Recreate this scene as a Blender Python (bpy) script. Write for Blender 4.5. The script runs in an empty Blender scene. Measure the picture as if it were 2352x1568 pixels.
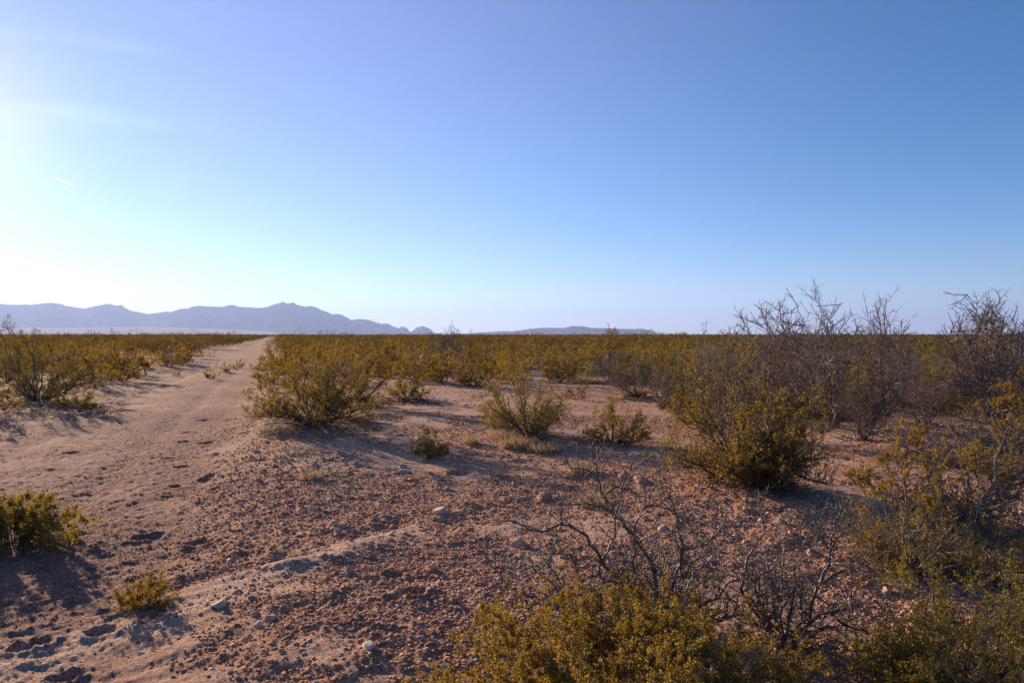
import bpy, math, random
import numpy as np
from mathutils import Vector, Matrix

# ------------------------------------------------------------------ camera, world, sun, exposure
SC = bpy.context.scene
COL = SC.collection
CAM_H = 1.6
F = 1568.0                       # focal length in units of the 2352 px wide photo grid (24 mm on 36 mm)
CX, HY = 1176.0, 769.0           # picture centre column, horizon row on that grid
cam = bpy.data.cameras.new("camera"); camo = bpy.data.objects.new("camera", cam); COL.objects.link(camo)
cam.lens = 24.0; cam.sensor_width = 36.0; cam.clip_start = 0.05; cam.clip_end = 200000
camo.location = (0, 0, CAM_H)
camo.rotation_euler = (math.radians(90 - math.degrees(math.atan((784 - HY) / F))), 0, 0)
SC.camera = camo

SUN_AZ = math.radians(-41.0)     # left of the view direction (+Y)
SUN_EL = math.radians(13.5)
SUN_DIR = Vector((math.sin(SUN_AZ) * math.cos(SUN_EL), math.cos(SUN_AZ) * math.cos(SUN_EL), math.sin(SUN_EL)))

w = bpy.data.worlds.new("World"); SC.world = w; w.use_nodes = True
nt = w.node_tree; nt.nodes.clear()
N = nt.nodes.new; L = nt.links.new
out = N("ShaderNodeOutputWorld"); bg = N("ShaderNodeBackground"); sky = N("ShaderNodeTexSky")
sky.sky_type = 'NISHITA'; sky.sun_disc = False
sky.sun_elevation = SUN_EL; sky.sun_rotation = SUN_AZ
sky.altitude = 1300; sky.air_density = 0.97; sky.dust_density = 0.15; sky.ozone_density = 2.1
hs = N("ShaderNodeHueSaturation"); hs.inputs['Saturation'].default_value = 1.34; hs.inputs['Value'].default_value = 1.0
L(sky.outputs[0], hs.inputs['Color'])
# forward-scatter aureole of the bright sun just outside the left edge, and faint cirrus near it
tc = N("ShaderNodeTexCoord")
dot = N("ShaderNodeVectorMath"); dot.operation = 'DOT_PRODUCT'; dot.inputs[1].default_value = SUN_DIR
nrm = N("ShaderNodeVectorMath"); nrm.operation = 'NORMALIZE'
L(tc.outputs['Generated'], nrm.inputs[0]); L(nrm.outputs[0], dot.inputs[0])
mx = N("ShaderNodeMath"); mx.operation = 'MAXIMUM'; mx.inputs[1].default_value = 0.0; L(dot.outputs['Value'], mx.inputs[0])
pw = N("ShaderNodeMath"); pw.operation = 'POWER'; pw.inputs[1].default_value = 2.3; L(mx.outputs[0], pw.inputs[0])
pw2 = N("ShaderNodeMath"); pw2.operation = 'POWER'; pw2.inputs[1].default_value = 188.0; L(mx.outputs[0], pw2.inputs[0])
ma = N("ShaderNodeMath"); ma.operation = 'MULTIPLY_ADD'; ma.inputs[1].default_value = 1.24; L(pw2.outputs[0], ma.inputs[0]); L(pw.outputs[0], ma.inputs[2])
gl = N("ShaderNodeVectorMath"); gl.operation = 'SCALE'; gl.inputs[0].default_value = (2.55, 1.88, 2.3); L(ma.outputs[0], gl.inputs['Scale'])
# cirrus
mp = N("ShaderNodeMapping"); mp.inputs['Scale'].default_value = (2.0, 2.0, 14.0); mp.inputs['Rotation'].default_value = (0.0, 0.25, 0.0)
L(nrm.outputs[0], mp.inputs[0])
cn = N("ShaderNodeTexNoise"); cn.inputs['Scale'].default_value = 2.2; cn.inputs['Detail'].default_value = 6; L(mp.outputs[0], cn.inputs[0])
cr = N("ShaderNodeMapRange"); cr.inputs['From Min'].default_value = 0.55; cr.inputs['From Max'].default_value = 0.8; L(cn.outputs[0], cr.inputs[0])
pw3 = N("ShaderNodeMath"); pw3.operation = 'POWER'; pw3.inputs[1].default_value = 26.0; L(mx.outputs[0], pw3.inputs[0])
cm = N("ShaderNodeMath"); cm.operation = 'MULTIPLY'; L(cr.outputs[0], cm.inputs[0]); L(pw3.outputs[0], cm.inputs[1])
cs = N("ShaderNodeVectorMath"); cs.operation = 'SCALE'; cs.inputs[0].default_value = (1.6, 1.6, 1.6); L(cm.outputs[0], cs.inputs['Scale'])
ad = N("ShaderNodeVectorMath"); ad.operation = 'ADD'; wb = N("ShaderNodeVectorMath"); wb.operation = 'MULTIPLY'; wb.inputs[1].default_value = (1.08, 1.20, 1.42); L(hs.outputs[0], wb.inputs[0]); L(wb.outputs[0], ad.inputs[0]); L(gl.outputs[0], ad.inputs[1])
ad2 = N("ShaderNodeVectorMath"); ad2.operation = 'ADD'; L(ad.outputs[0], ad2.inputs[0]); L(cs.outputs[0], ad2.inputs[1])
L(ad2.outputs[0], bg.inputs[0]); bg.inputs[1].default_value = 0.054
L(bg.outputs[0], out.inputs[0])

sl = bpy.data.lights.new("sun", 'SUN'); slo = bpy.data.objects.new("sun", sl); COL.objects.link(slo)
sl.energy = 5.0; sl.angle = math.radians(0.55); sl.color = (1.0, 0.77, 0.53)
slo.rotation_euler = SUN_DIR.to_track_quat('Z', 'Y').to_euler()
slo.location = (-20, 20, 10)
SC.view_settings.view_transform = 'Standard'; SC.view_settings.look = 'None'
SC.view_settings.exposure = 1.0; SC.view_settings.gamma = 1.0
SC.render.engine = 'CYCLES'
SC.cycles.max_bounces = 6; SC.cycles.diffuse_bounces = 3; SC.cycles.glossy_bounces = 2
SC.cycles.transmission_bounces = 3; SC.cycles.transparent_max_bounces = 8; SC.cycles.volume_bounces = 1
SC.cycles.use_denoising = True

# ------------------------------------------------------------------ helpers
def tag(o, label=None, cat=None, group=None, kind=None):
    if label: o['label'] = label
    if cat: o['category'] = cat
    if group: o['group'] = group
    if kind: o['kind'] = kind
    return o

def hsh(ix, iy, seed):
    h = (ix.astype(np.int64) * 374761393 + iy.astype(np.int64) * 668265263 + seed * 1442695041) & 0xffffffff
    h = ((h ^ (h >> 13)) * 1274126177) & 0xffffffff
    h = h ^ (h >> 16)
    return (h & 0xffffff) / float(0xffffff)

def vn(x, y, seed=0):
    ix = np.floor(x); iy = np.floor(y); fx = x - ix; fy = y - iy
    ix = ix.astype(np.int64); iy = iy.astype(np.int64)
    sx = fx * fx * fx * (fx * (fx * 6 - 15) + 10); sy = fy * fy * fy * (fy * (fy * 6 - 15) + 10)
    a = hsh(ix, iy, seed); b = hsh(ix + 1, iy, seed); c = hsh(ix, iy + 1, seed); d = hsh(ix + 1, iy + 1, seed)
    return (a + (b - a) * sx) * (1 - sy) + (c + (d - c) * sx) * sy - 0.5

def fbm(x, y, oct=4, seed=0, gain=0.5):
    r = 0; a = 1.0; f = 1.0
    for i in range(oct):
        r = r + a * vn(x * f + 17.3 * i, y * f - 9.1 * i, seed + i); a *= gain; f *= 2.03
    return r

def sstep(a, b, x):
    t = np.clip((x - a) / (b - a), 0, 1); return t * t * (3 - 2 * t)

def gp(px, py, h=0.0):
    """ground point (world) seen at photo-grid pixel px,py"""
    d = (CAM_H - h) * F / (py - HY)
    return ((px - CX) / F * d, d)

# ---- terrain height -------------------------------------------------
ROAD_K, ROAD_C, ROAD_W = -0.342, -2.9, 2.1
def road_off(x, y): return x - (ROAD_K * y + ROAD_C)      # signed metres from the track centre line

PITS = []   # (x, y, half-length, half-width, depth, angle)
_r = random.Random(5)
for px, py, wd, dp in [(335,1232,60,.045),(452,1253,55,.035),(385,1131,36,.03),(392,1046,38,.035),(470,1014,36,.025),(430,985,30,.03),
                       (492,1042,40,.025),(414,1068,36,.03),(402,1110,30,.02),(490,1126,34,.03),(468,1101,34,.025),(478,1093,30,.025),
                       (352,1045,26,.02),(560,1003,36,.03),(757,1052,34,.035),(162,1030,36,.03),(948,1408,60,.05),(905,1425,50,.04),
                       (500,975,30,.02),(515,990,30,.02),(420,1010,30,.025),(530,960,28,.02),(470,960,30,.02),(440,940,30,.02),(540,925,26,.02),
                       (510,1063,32,.025),(465,1152,36,.025),(430,1165,26,.02),(600,1072,34,.025),(1330,1095,50,.04),(1060,1090,60,.03),
                       (900,1360,50,.03),(560,1290,45,.03),(80,1475,60,.045),(40,1490,50,.04),(150,1560,70,.04),(230,1455,60,.04),(1160,1290,50,.04)]:
    x, y = gp(px, py); PITS.append((x, y, wd / F * y * .5, wd / F * y * .26 * 1.6, dp, _r.uniform(-.5, .5)))

def patch(x, y):
    """bare sand (high) against gravel (low)"""
    v = fbm(x / .8, y / .8, 3, 88)
    for px, py, r in ((700, 1480, .55), (900, 1330, .5), (640, 1180, .9), (1150, 1380, .5)):
        a, b = gp(px, py); v = v - .38 * np.exp(-(((x - a) ** 2 + (y - b) ** 2) / r ** 2))
    return v

def seg_d(x, y, x0, y0, x1, y1):
    dx, dy = x1 - x0, y1 - y0; l2 = dx * dx + dy * dy
    t = np.clip(((x - x0) * dx + (y - y0) * dy) / l2, 0, 1)
    return np.hypot(x - x0 - t * dx, y - y0 - t * dy), t

def height(x, y):
    x = np.asarray(x, float); y = np.asarray(y, float)
    r = np.hypot(x, y); near = 1 - sstep(25, 90, r)
    z = 0.10 * fbm(x / 3.5, y / 3.5, 3, 3) * near
    ro = road_off(x, y)
    inroad = 1 - sstep(1.7, 2.6, np.abs(ro))
    z = z - 0.04 * inroad * near
    z = z - 0.032 * near * (np.exp(-((ro - .95 + .15 * vn(y / 2, x * 0, 5)) / .22) ** 2) + np.exp(-((ro + .85 + .15 * vn(y / 2, x * 0, 5)) / .22) ** 2))
    z = z + 0.07 * np.exp(-((ro - 3.1 + .5 * vn(x / 2, y / 2, 9)) / .75) ** 2) * near        # graded berm on the right of the track
    z = z + 0.03 * np.exp(-((ro + 2.7) / .6) ** 2) * near
    nearer = 1 - sstep(8, 22, r)
    rough = (0.35 + 0.65 * (1 - inroad)) * (1 - .55 * sstep(.08, .3, patch(x, y)))
    z = z + nearer * rough * (0.028 * fbm(x / .26, y / .26, 5, 21, .64) + 0.012 * np.abs(fbm(x / .06, y / .06, 2, 31)))
    z = z + nearer * inroad * 0.018 * fbm(x / .08, y / .08, 4, 33, .75)
    # wind/water-worked ripples bottom left
    zone = sstep(-.9, -1.5, x) * sstep(4.6, 3.9, y) * nearer
    z = z + zone * 0.014 * vn((x * .45 + y * .1) / .5, (y - .35 * x) / .085, 55)
    # scoured sand ridge crossing the gravel
    x0, y0 = gp(330, 1395); x1, y1 = gp(660, 1345); x2, y2 = gp(935, 1235)
    for a, b, wdt, hh in (((x0, y0), (x1, y1), .13, .025), ((x1, y1), (x2, y2), .24, .03)):
        d, t = seg_d(x, y, *a, *b)
        z = z + hh * np.exp(-(d / wdt) ** 2) * (1 + .15 * vn(x / .3, y / .3, 60))
        d2, t2 = seg_d(x, y, a[0] - .05, a[1] + .26, b[0] - .12, b[1] + .26)
        z = z - .03 * np.exp(-(d2 / .13) ** 2)
    for (a, b, l, wd, dp, an) in PITS:
        m = (np.abs(x - a) < .6) & (np.abs(y - b) < .6)
        if not m.any(): continue
        xx = x[m] - a + .05 * vn(x[m] / .07, y[m] / .07, 71); yy = y[m] - b + .05 * vn(x[m] / .07, y[m] / .07, 72)
        c, s = math.cos(an), math.sin(an)
        q = np.sqrt(((c * xx + s * yy) / l) ** 2 + ((-s * xx + c * yy) / wd) ** 2)
        z[m] = z[m] - dp * np.exp(-q ** 4) + .35 * dp * np.exp(-((q - 1.35) / .3) ** 2)
    # low mounds under the big bushes
    for px, py, rr, hh in ((735, 985, 1.2, .10), (935, 920, 1.0, .08), (1230, 1010, .7, .05), (1750, 1150, .9, .08), (1400, 1010, .6, .03)):
        a, b = gp(px, py); z = z + hh * np.exp(-(((x - a) ** 2 + (y - b) ** 2) / rr ** 2))
    # far plain falls away gently, then rises in a pale apron under the mountains
    z = z - 10.0 * sstep(900, 5000, r)
    z = z * sstep(0.3, 1.2, r)
    return z
def hz(x, y): return float(height(np.array([x]), np.array([y]))[0])

# ---- mesh helpers ---------------------------------------------------
def mesh_quads(name, verts, faces, k=4, smooth=False):
    me = bpy.data.meshes.new(name)
    verts = np.asarray(verts, np.float32); faces = np.asarray(faces, np.int32)
    me.vertices.add(len(verts)); me.vertices.foreach_set("co", verts.ravel())
    me.loops.add(faces.size); me.loops.foreach_set("vertex_index", faces.ravel())
    me.polygons.add(len(faces)); me.polygons.foreach_set("loop_start", np.arange(0, faces.size, k, dtype=np.int32))
    if smooth: me.polygons.foreach_set("use_smooth", np.ones(len(faces), bool))
    me.update(calc_edges=True)
    return me

def obj(name, me, mat, parent=None):
    if mat and not me.materials: me.materials.append(mat)
    o = bpy.data.objects.new(name, me); COL.objects.link(o)
    if parent: o.parent = parent
    return o

def empty(name, loc, rz=0.0, sc=1.0):
    o = bpy.data.objects.new(name, None); COL.objects.link(o)
    o.location = loc; o.rotation_euler = (0, 0, rz); o.scale = (sc, sc, sc); o.empty_display_size = .1
    return o

def tubes(lines, sides=4):
    """lines: list of (points[n,3], radii[n]) -> verts, quads"""
    by = {}
    for p, r in lines: by.setdefault(len(p), []).append((p, r))
    V = []; Q = []; off = 0
    ang = np.arange(sides) * 2 * math.pi / sides
    for n, ls in by.items():
        P = np.array([l[0] for l in ls], float); R = np.array([l[1] for l in ls], float)
        T = np.empty_like(P); T[:, 1:-1] = P[:, 2:] - P[:, :-2]; T[:, 0] = P[:, 1] - P[:, 0]; T[:, -1] = P[:, -1] - P[:, -2]
        T /= np.linalg.norm(T, axis=2, keepdims=True) + 1e-9
        mean = P[:, -1] - P[:, 0]
        ref = np.where((np.abs(mean[:, 2]) > np.abs(mean[:, 0]))[:, None], np.array([1., 0.13, 0]), np.array([0, .11, 1.]))[:, None, :]
        U = np.cross(T, np.broadcast_to(ref, T.shape)); U /= np.linalg.norm(U, axis=2, keepdims=True) + 1e-9
        W = np.cross(T, U)
        ring = P[:, :, None, :] + R[:, :, None, None] * (U[:, :, None, :] * np.cos(ang)[None, None, :, None] + W[:, :, None, :] * np.sin(ang)[None, None, :, None])
        m = len(ls); V.append(ring.reshape(-1, 3))
        base = off + (np.arange(m)[:, None, None] * n + np.arange(n - 1)[None, :, None]) * sides
        k = np.arange(sides)[None, None, :]; k2 = (k + 1) % sides
        q = np.stack([base + k, base + k2, base + sides + k2, base + sides + k], -1)
        Q.append(q.reshape(-1, 4)); off += m * n * sides
    return np.concatenate(V), np.concatenate(Q)

def leaves(P, s, rng, aspect=.45, up=0.0):
    """one diamond leaf per point"""
    n = len(P)
    a = rng.normal(size=(n, 3)); a[:, 2] += up; a /= np.linalg.norm(a, axis=1, keepdims=True)
    b = rng.normal(size=(n, 3)); b = np.cross(a, b); b /= np.linalg.norm(b, axis=1, keepdims=True)
    c = np.cross(a, b)
    s = (s * rng.uniform(.65, 1.3, size=n))[:, None]
    V = np.stack([P, P + a * s * .5 + b * s * aspect * .5 + c * s * .08, P + a * s, P + a * s * .5 - b * s * aspect * .5 + c * s * .08], 1).reshape(-1, 3)
    return V, np.arange(n * 4).reshape(-1, 4)

# ---- materials ------------------------------------------------------
def mat_new(name):
    m = bpy.data.materials.new(name); m.use_nodes = True
    nt = m.node_tree; nt.nodes.clear(); return m, nt, nt.nodes.new, nt.links.new

def ramp(N, pts):
    r = N("ShaderNodeValToRGB"); e = r.color_ramp.elements
    while len(e) < len(pts): e.new(0.5)
    for i, (p, c) in enumerate(pts): e[i].position = p; e[i].color = (*c, 1)
    return r

def leaf_mat(name, cols, trans=0.5, gloss=0.05, rough=0.35, tr_tint=(1.47, 1.11, .42), mixed=False):
    m, nt, N, L = mat_new(name)
    geo = N("ShaderNodeNewGeometry"); oi = N("ShaderNodeObjectInfo")
    a = N("ShaderNodeMath"); a.operation = 'MULTIPLY_ADD'; a.inputs[1].default_value = .3; L(oi.outputs['Random'], a.inputs[0])
    b = N("ShaderNodeMath"); b.operation = 'MULTIPLY'; b.inputs[1].default_value = .7; L(geo.outputs['Random Per Island'], b.inputs[0]); L(b.outputs[0], a.inputs[2])
    r = ramp(N, cols); L(a.outputs[0], r.inputs[0])
    if mixed:      # different plants of the far scrub have different tones: some grey and leafless, some greener
        vo = N("ShaderNodeTexVoronoi"); vo.inputs['Scale'].default_value = .32; L(geo.outputs['Position'], vo.inputs[0])
        sc_ = N("ShaderNodeSeparateColor"); L(vo.outputs['Color'], sc_.inputs[0])
        kind = ramp(N, [(0, (.50, .56, .50)), (.3, (1.0, 1.0, .9)), (.7, (1.45, 1.28, 1.0)), (.84, (.9, .88, 1.25))]); kind.color_ramp.interpolation = 'CONSTANT'; L(sc_.outputs[0], kind.inputs[0])
        xm = N("ShaderNodeMix"); xm.data_type = 'RGBA'; xm.blend_type = 'MULTIPLY'; xm.inputs[0].default_value = 1; L(r.outputs[0], xm.inputs[6]); L(kind.outputs[0], xm.inputs[7])
        class _R: outputs = [xm.outputs[2]]
        r = _R
    d = N("ShaderNodeBsdfDiffuse"); L(r.outputs[0], d.inputs[0])
    t = N("ShaderNodeBsdfTranslucent"); tm = N("ShaderNodeMix"); tm.data_type = 'RGBA'; tm.blend_type = 'MULTIPLY'; tm.inputs[0].default_value = 1
    L(r.outputs[0], tm.inputs[6]); tm.inputs[7].default_value = (*tr_tint, 1); L(tm.outputs[2], t.inputs[0])
    mx = N("ShaderNodeMixShader"); mx.inputs[0].default_value = trans; L(d.outputs[0], mx.inputs[1]); L(t.outputs[0], mx.inputs[2])
    g = N("ShaderNodeBsdfGlossy"); g.inputs['Roughness'].default_value = rough; g.inputs[0].default_value = (.9, .9, .85, 1)
    m2 = N("ShaderNodeMixShader"); m2.inputs[0].default_value = gloss; L(mx.outputs[0], m2.inputs[1]); L(g.outputs[0], m2.inputs[2])
    o = N("ShaderNodeOutputMaterial"); L(m2.outputs[0], o.inputs[0]); return m

def bark_mat(name, c1, c2, rough=.75, scale=30):
    m, nt, N, L = mat_new(name)
    tc = N("ShaderNodeTexCoord"); n = N("ShaderNodeTexNoise"); n.inputs['Scale'].default_value = scale; n.inputs['Detail'].default_value = 4
    L(tc.outputs['Object'], n.inputs[0]); r = ramp(N, [(.3, c1), (.7, c2)]); L(n.outputs[0], r.inputs[0])
    p = N("ShaderNodeBsdfPrincipled"); p.inputs['Roughness'].default_value = rough; p.inputs['Specular IOR Level'].default_value = .35
    L(r.outputs[0], p.inputs['Base Color'])
    bu = N("ShaderNodeBump"); bu.inputs['Strength'].default_value = .5; bu.inputs['Distance'].default_value = .004; L(n.outputs[0], bu.inputs['Height']); L(bu.outputs[0], p.inputs['Normal'])
    o = N("ShaderNodeOutputMaterial"); L(p.outputs[0], o.inputs[0]); return m

CREO = [(0, (.085, .086, .026)), (.35, (.150, .136, .036)), (.7, (.22, .18, .048)), (1, (.30, .22, .08))]
M_LEAF = leaf_mat("creosote_leaf", CREO, .64, .02, .5)
M_LEAFG = leaf_mat("creosote_leaf_green", [(0, (.080, .088, .020)), (.5, (.155, .152, .034)), (1, (.27, .22, .055))], .62, .025, .5)
M_LEAFY = leaf_mat("creosote_leaf_gold", [(0, (.12, .10, .020)), (.5, (.20, .165, .038)), (1, (.31, .225, .065))], .64, .02, .5)
M_FAR = leaf_mat("scrub_leaf", [(0, (.050, .040, .020)), (.5, (.105, .078, .032)), (1, (.18, .125, .055))], .5, .02, .6, (1.25, 1.1, .5), True)
M_LEAFB = leaf_mat("creosote_leaf_brown", [(0, (.070, .055, .022)), (.5, (.125, .092, .036)), (1, (.20, .14, .06))], .55, .015, .55)
M_STEM = bark_mat("creosote_stem", (.055, .038, .028), (.18, .13, .10))
M_BARE = bark_mat("bare_thorn_bark", (.085, .064, .052), (.33, .26, .21))
M_BARK_N = bark_mat("bare_branch_bark", (.040, .028, .022), (.25, .185, .15), .45, 60)
M_DARK = bark_mat("dead_twig_bark", (.07, .05, .036), (.20, .145, .11))
M_STRAW = leaf_mat("dry_straw", [(0, (.26, .19, .12)), (.5, (.38, .29, .19)), (1, (.48, .39, .27))], .45, .03, .5, (1.1, 1.0, .8))

def ground_mat():
    m, nt, N, L = mat_new("desert_ground")
    geo = N("ShaderNodeNewGeometry")
    at = N("ShaderNodeAttribute"); at.attribute_name = "zone"; at.attribute_type = 'GEOMETRY'
    sp = N("ShaderNodeSeparateColor"); L(at.outputs['Color'], sp.inputs[0])
    def noise(sc, det=5, rough=.55):
        n = N("ShaderNodeTexNoise"); n.inputs['Scale'].default_value = sc; n.inputs['Detail'].default_value = det; n.inputs['Roughness'].default_value = rough
        L(geo.outputs['Position'], n.inputs[0]); return n
    def mix(f, a, b, bt='MIX'):
        x = N("ShaderNodeMix"); x.data_type = 'RGBA'; x.blend_type = bt
        for s, v in ((0, f), (6, a), (7, b)):
            if hasattr(v, 'links'): L(v, x.inputs[s])
            elif s == 0: x.inputs[0].default_value = v
            else: x.inputs[s].default_value = (*v, 1)
        return x.outputs[2]
    n1 = noise(1.3); n2 = noise(9); n3 = noise(70, 4)
    gravel = ramp(N, [(.3, (.34, .165, .092)), (.5, (.48, .25, .145)), (.72, (.60, .35, .22))]); L(n2.outputs[0], gravel.inputs[0])
    road = ramp(N, [(.3, (.24, .115, .080)), (.7, (.36, .188, .135))]); L(n2.outputs[0], road.inputs[0])
    sand = ramp(N, [(.3, (.47, .30, .205)), (.7, (.60, .405, .29))]); L(n3.outputs[0], sand.inputs[0])
    c = mix(sp.outputs[0], gravel.outputs[0], road.outputs[0])          # R: track surface
    c = mix(sp.outputs[1], c, sand.outputs[0])                          # G: loose sand
    mr = N("ShaderNodeMapRange"); mr.inputs['From Min'].default_value = .42; mr.inputs['From Max'].default_value = .62; mr.inputs['To Max'].default_value = .2; L(n1.outputs[0], mr.inputs[0])
    c = mix(mr.outputs[0], c, (.42, .245, .17))
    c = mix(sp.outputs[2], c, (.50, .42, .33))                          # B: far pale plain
    g = ramp(N, [(.34, (.48, .45, .44)), (.66, (1.4, 1.38, 1.36))]); L(n3.outputs[0], g.inputs[0])
    c = mix(1.0, c, g.outputs[0], 'MULTIPLY')
    p = N("ShaderNodeBsdfPrincipled"); p.inputs['Roughness'].default_value = .95; p.inputs['Specular IOR Level'].default_value = .15; L(c, p.inputs['Base Color'])
    n4 = noise(110, 5, .7); v = N("ShaderNodeTexVoronoi"); v.inputs['Scale'].default_value = 55; L(geo.outputs['Position'], v.inputs[0])
    b1 = N("ShaderNodeBump"); b1.inputs['Strength'].default_value = .5; b1.inputs['Distance'].default_value = .008; L(n2.outputs[0], b1.inputs['Height'])
    b2 = N("ShaderNodeBump"); b2.inputs['Strength'].default_value = .9; b2.inputs['Distance'].default_value = .012; L(n4.outputs[0], b2.inputs['Height']); L(b1.outputs[0], b2.inputs['Normal'])
    b3 = N("ShaderNodeBump"); b3.inputs['Strength'].default_value = .5; b3.inputs['Distance'].default_value = .006; b3.invert = True; L(v.outputs['Distance'], b3.inputs['Height']); L(b2.outputs[0], b3.inputs['Normal'])
    L(b3.outputs[0], p.inputs['Normal'])
    o = N("ShaderNodeOutputMaterial"); L(p.outputs[0], o.inputs[0]); return m
M_GROUND = ground_mat()

def stone_mat(name, cols, sc=14):
    m, nt, N, L = mat_new(name)
    geo = N("ShaderNodeNewGeometry"); oi = N("ShaderNodeObjectInfo")
    a = N("ShaderNodeMath"); a.operation = 'ADD'; L(oi.outputs['Random'], a.inputs[0]); L(geo.outputs['Random Per Island'], a.inputs[1])
    f = N("ShaderNodeMath"); f.operation = 'FRACT'; L(a.outputs[0], f.inputs[0])
    r = ramp(N, cols); L(f.outputs[0], r.inputs[0])
    n = N("ShaderNodeTexNoise"); n.inputs['Scale'].default_value = sc; n.inputs['Detail'].default_value = 5; L(geo.outputs['Position'], n.inputs[0])
    g = ramp(N, [(.3, (.7, .66, .62)), (.7, (1.15, 1.12, 1.1))]); L(n.outputs[0], g.inputs[0])
    x = N("ShaderNodeMix"); x.data_type = 'RGBA'; x.blend_type = 'MULTIPLY'; x.inputs[0].default_value = 1; L(r.outputs[0], x.inputs[6]); L(g.outputs[0], x.inputs[7])
    p = N("ShaderNodeBsdfPrincipled"); p.inputs['Roughness'].default_value = .9; p.inputs['Specular IOR Level'].default_value = .2; L(x.outputs[2], p.inputs['Base Color'])
    b = N("ShaderNodeBump"); b.inputs['Strength'].default_value = .6; b.inputs['Distance'].default_value = .01; L(n.outputs[0], b.inputs['Height']); L(b.outputs[0], p.inputs['Normal'])
    o = N("ShaderNodeOutputMaterial"); L(p.outputs[0], o.inputs[0]); return m
M_PEB = stone_mat("gravel_stone", [(0, (.36, .17, .10)), (.5, (.52, .28, .17)), (.85, (.62, .37, .24)), (.97, (.70, .52, .38))], 60)
M_ROCK = stone_mat("pink_rock", [(0, (.44, .26, .17)), (.6, (.55, .36, .25)), (1, (.60, .44, .33))], 25)
M_ROCKW = stone_mat("pale_rock", [(0, (.52, .39, .30)), (1, (.62, .50, .40))], 20)

# ------------------------------------------------------------------ ground sheet
def build_ground():
    fa = np.arange(-.92, .9201, .0021)
    co = np.linspace(.92, 2 * math.pi - .92, 60)[1:-1]
    az = np.concatenate([fa, co])
    rr = [.25]
    while rr[-1] < 30: rr.append(rr[-1] * (1.012 if rr[-1] < 2 else 1.0042))
    while rr[-1] < 45000: rr.append(rr[-1] * 1.03)
    rr = np.array(rr)
    A, R = np.meshgrid(az, rr)
    X = R * np.sin(A); Y = R * np.cos(A); Z = height(X.ravel(), Y.ravel()).reshape(X.shape)
    V = np.stack([X, Y, Z], -1).reshape(-1, 3)
    n, m = X.shape
    i = np.arange(n - 1)[:, None]; j = np.arange(m)[None, :]; j2 = (j + 1) % m
    Q = np.stack([i * m + j, (i + 1) * m + j, (i + 1) * m + j2, i * m + j2], -1).reshape(-1, 4)
    Q = Q[:, ::-1]
    V = np.concatenate([V, [[0, 0, Z[0].mean()]]])
    me = mesh_quads("ground", V, Q, 4, True)
    x, y = V[:, 0], V[:, 1]; r = np.hypot(x, y); ro = road_off(x, y) + .5 * fbm(x / 1.5, y / 1.5, 3, 80)
    road = (1 - sstep(1.7, 2.8, np.abs(ro)))
    road = np.maximum(road, (ro < 0) * .6 * sstep(.15, -.1, fbm(x / 3, y / 3, 3, 83) ) * (r < 60))
    x0, y0 = gp(0, 1540); x1, y1 = gp(660, 1345); x2, y2 = gp(935, 1235)
    sand = np.zeros_like(x)
    for a, b, wd in (((x0, y0), (x1, y1), .28), ((x1, y1), (x2, y2), .2)):
        d, t = seg_d(x, y, *a, *b); sand = np.maximum(sand, np.exp(-(d / wd) ** 2))
    pl = patch(x, y)
    sand = np.maximum(sand, .7 * sstep(.10, .34, pl) * (r < 60) * (1 - .7 * road))
    for px, py, rx in ((800, 1060, .8), (1200, 1400, .5), (1020, 900, 1.6), (1250, 1470, .5)):
        a, b = gp(px, py); sand = np.maximum(sand, .6 * np.exp(-(((x - a) / rx) ** 2 + ((y - b) / (rx * 1.3)) ** 2)))
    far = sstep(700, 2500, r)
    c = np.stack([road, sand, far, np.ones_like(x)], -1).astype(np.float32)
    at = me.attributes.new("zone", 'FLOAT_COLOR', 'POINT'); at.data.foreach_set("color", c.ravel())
    o = obj("ground", me, M_GROUND); tag(o, kind="structure"); return o
build_ground()

# ------------------------------------------------------------------ mountains and pale apron
def c1(p): return ((p[0] * .5527) / 1.6327, (1100 + p[1] * .5527) / 1.6327)
def c2(p): return ((900 + p[0] * .5527) / 1.6327, (1150 + p[1] * .5527) / 1.6327)
def c3(p): return ((2100 + p[0] * .4464) / 1.6327, (1050 + p[1] * .4464) / 1.6327)
def c4(p): return ((2900 + p[0] * .4463) / 1.6327, (1050 + p[1] * .4463) / 1.6327)
def c7(p): return ((1700 + p[0] * .5485) / 1.6327, (1700 + p[1] * .5485) / 1.6327)
def c8(p): return ((2740 + p[0] * .676) / 1.6327, (1500 + p[1] * .676) / 1.6327)
sil_left = [(-700, 715), (-400, 690), (-200, 705)] + [c1(p) for p in [(0,72),(100,76),(230,74),(330,64),(400,68),(480,90),(575,100),(640,88),(700,76),(740,72),(790,82),(828,78),(850,100),(900,118),(950,128),(1000,138),(1060,134),(1130,122),(1165,126),(1220,106),(1260,104),(1320,88),(1360,82),(1440,88),(1500,90),(1580,76),(1630,90),(1700,94),(1770,97),(1820,88),(1880,68),(1920,57),(1950,70),(1990,60),(2020,82),(2080,88),(2100,84),(2150,98),(2200,118),(2260,140)]] + [c2(p) for p in [(640,50),(690,50),(720,68),(755,90),(790,85),(810,80),(880,90),(920,104),(960,116),(1000,110),(1040,132),(1080,146),(1095,134),(1125,136),(1150,165),(1160,172),(1185,150),(1205,136),(1240,130),(1290,150),(1330,184),(1400,200)]]
sil_mesa = [c2(p) for p in [(1380,196),(1500,183),(1650,172),(1790,165),(1860,166),(1960,150),(2060,142),(2200,144),(2250,130),(2320,132)]] + [c3(p) for p in [(70,402),(110,385),(200,388),(260,400),(420,405),(560,410),(680,408),(790,425),(820,452),(905,463),(930,486)]]
sil_low = [c3(p) for p in [(1000,488),(1040,472),(1085,466),(1150,476),(1200,490)]]
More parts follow.
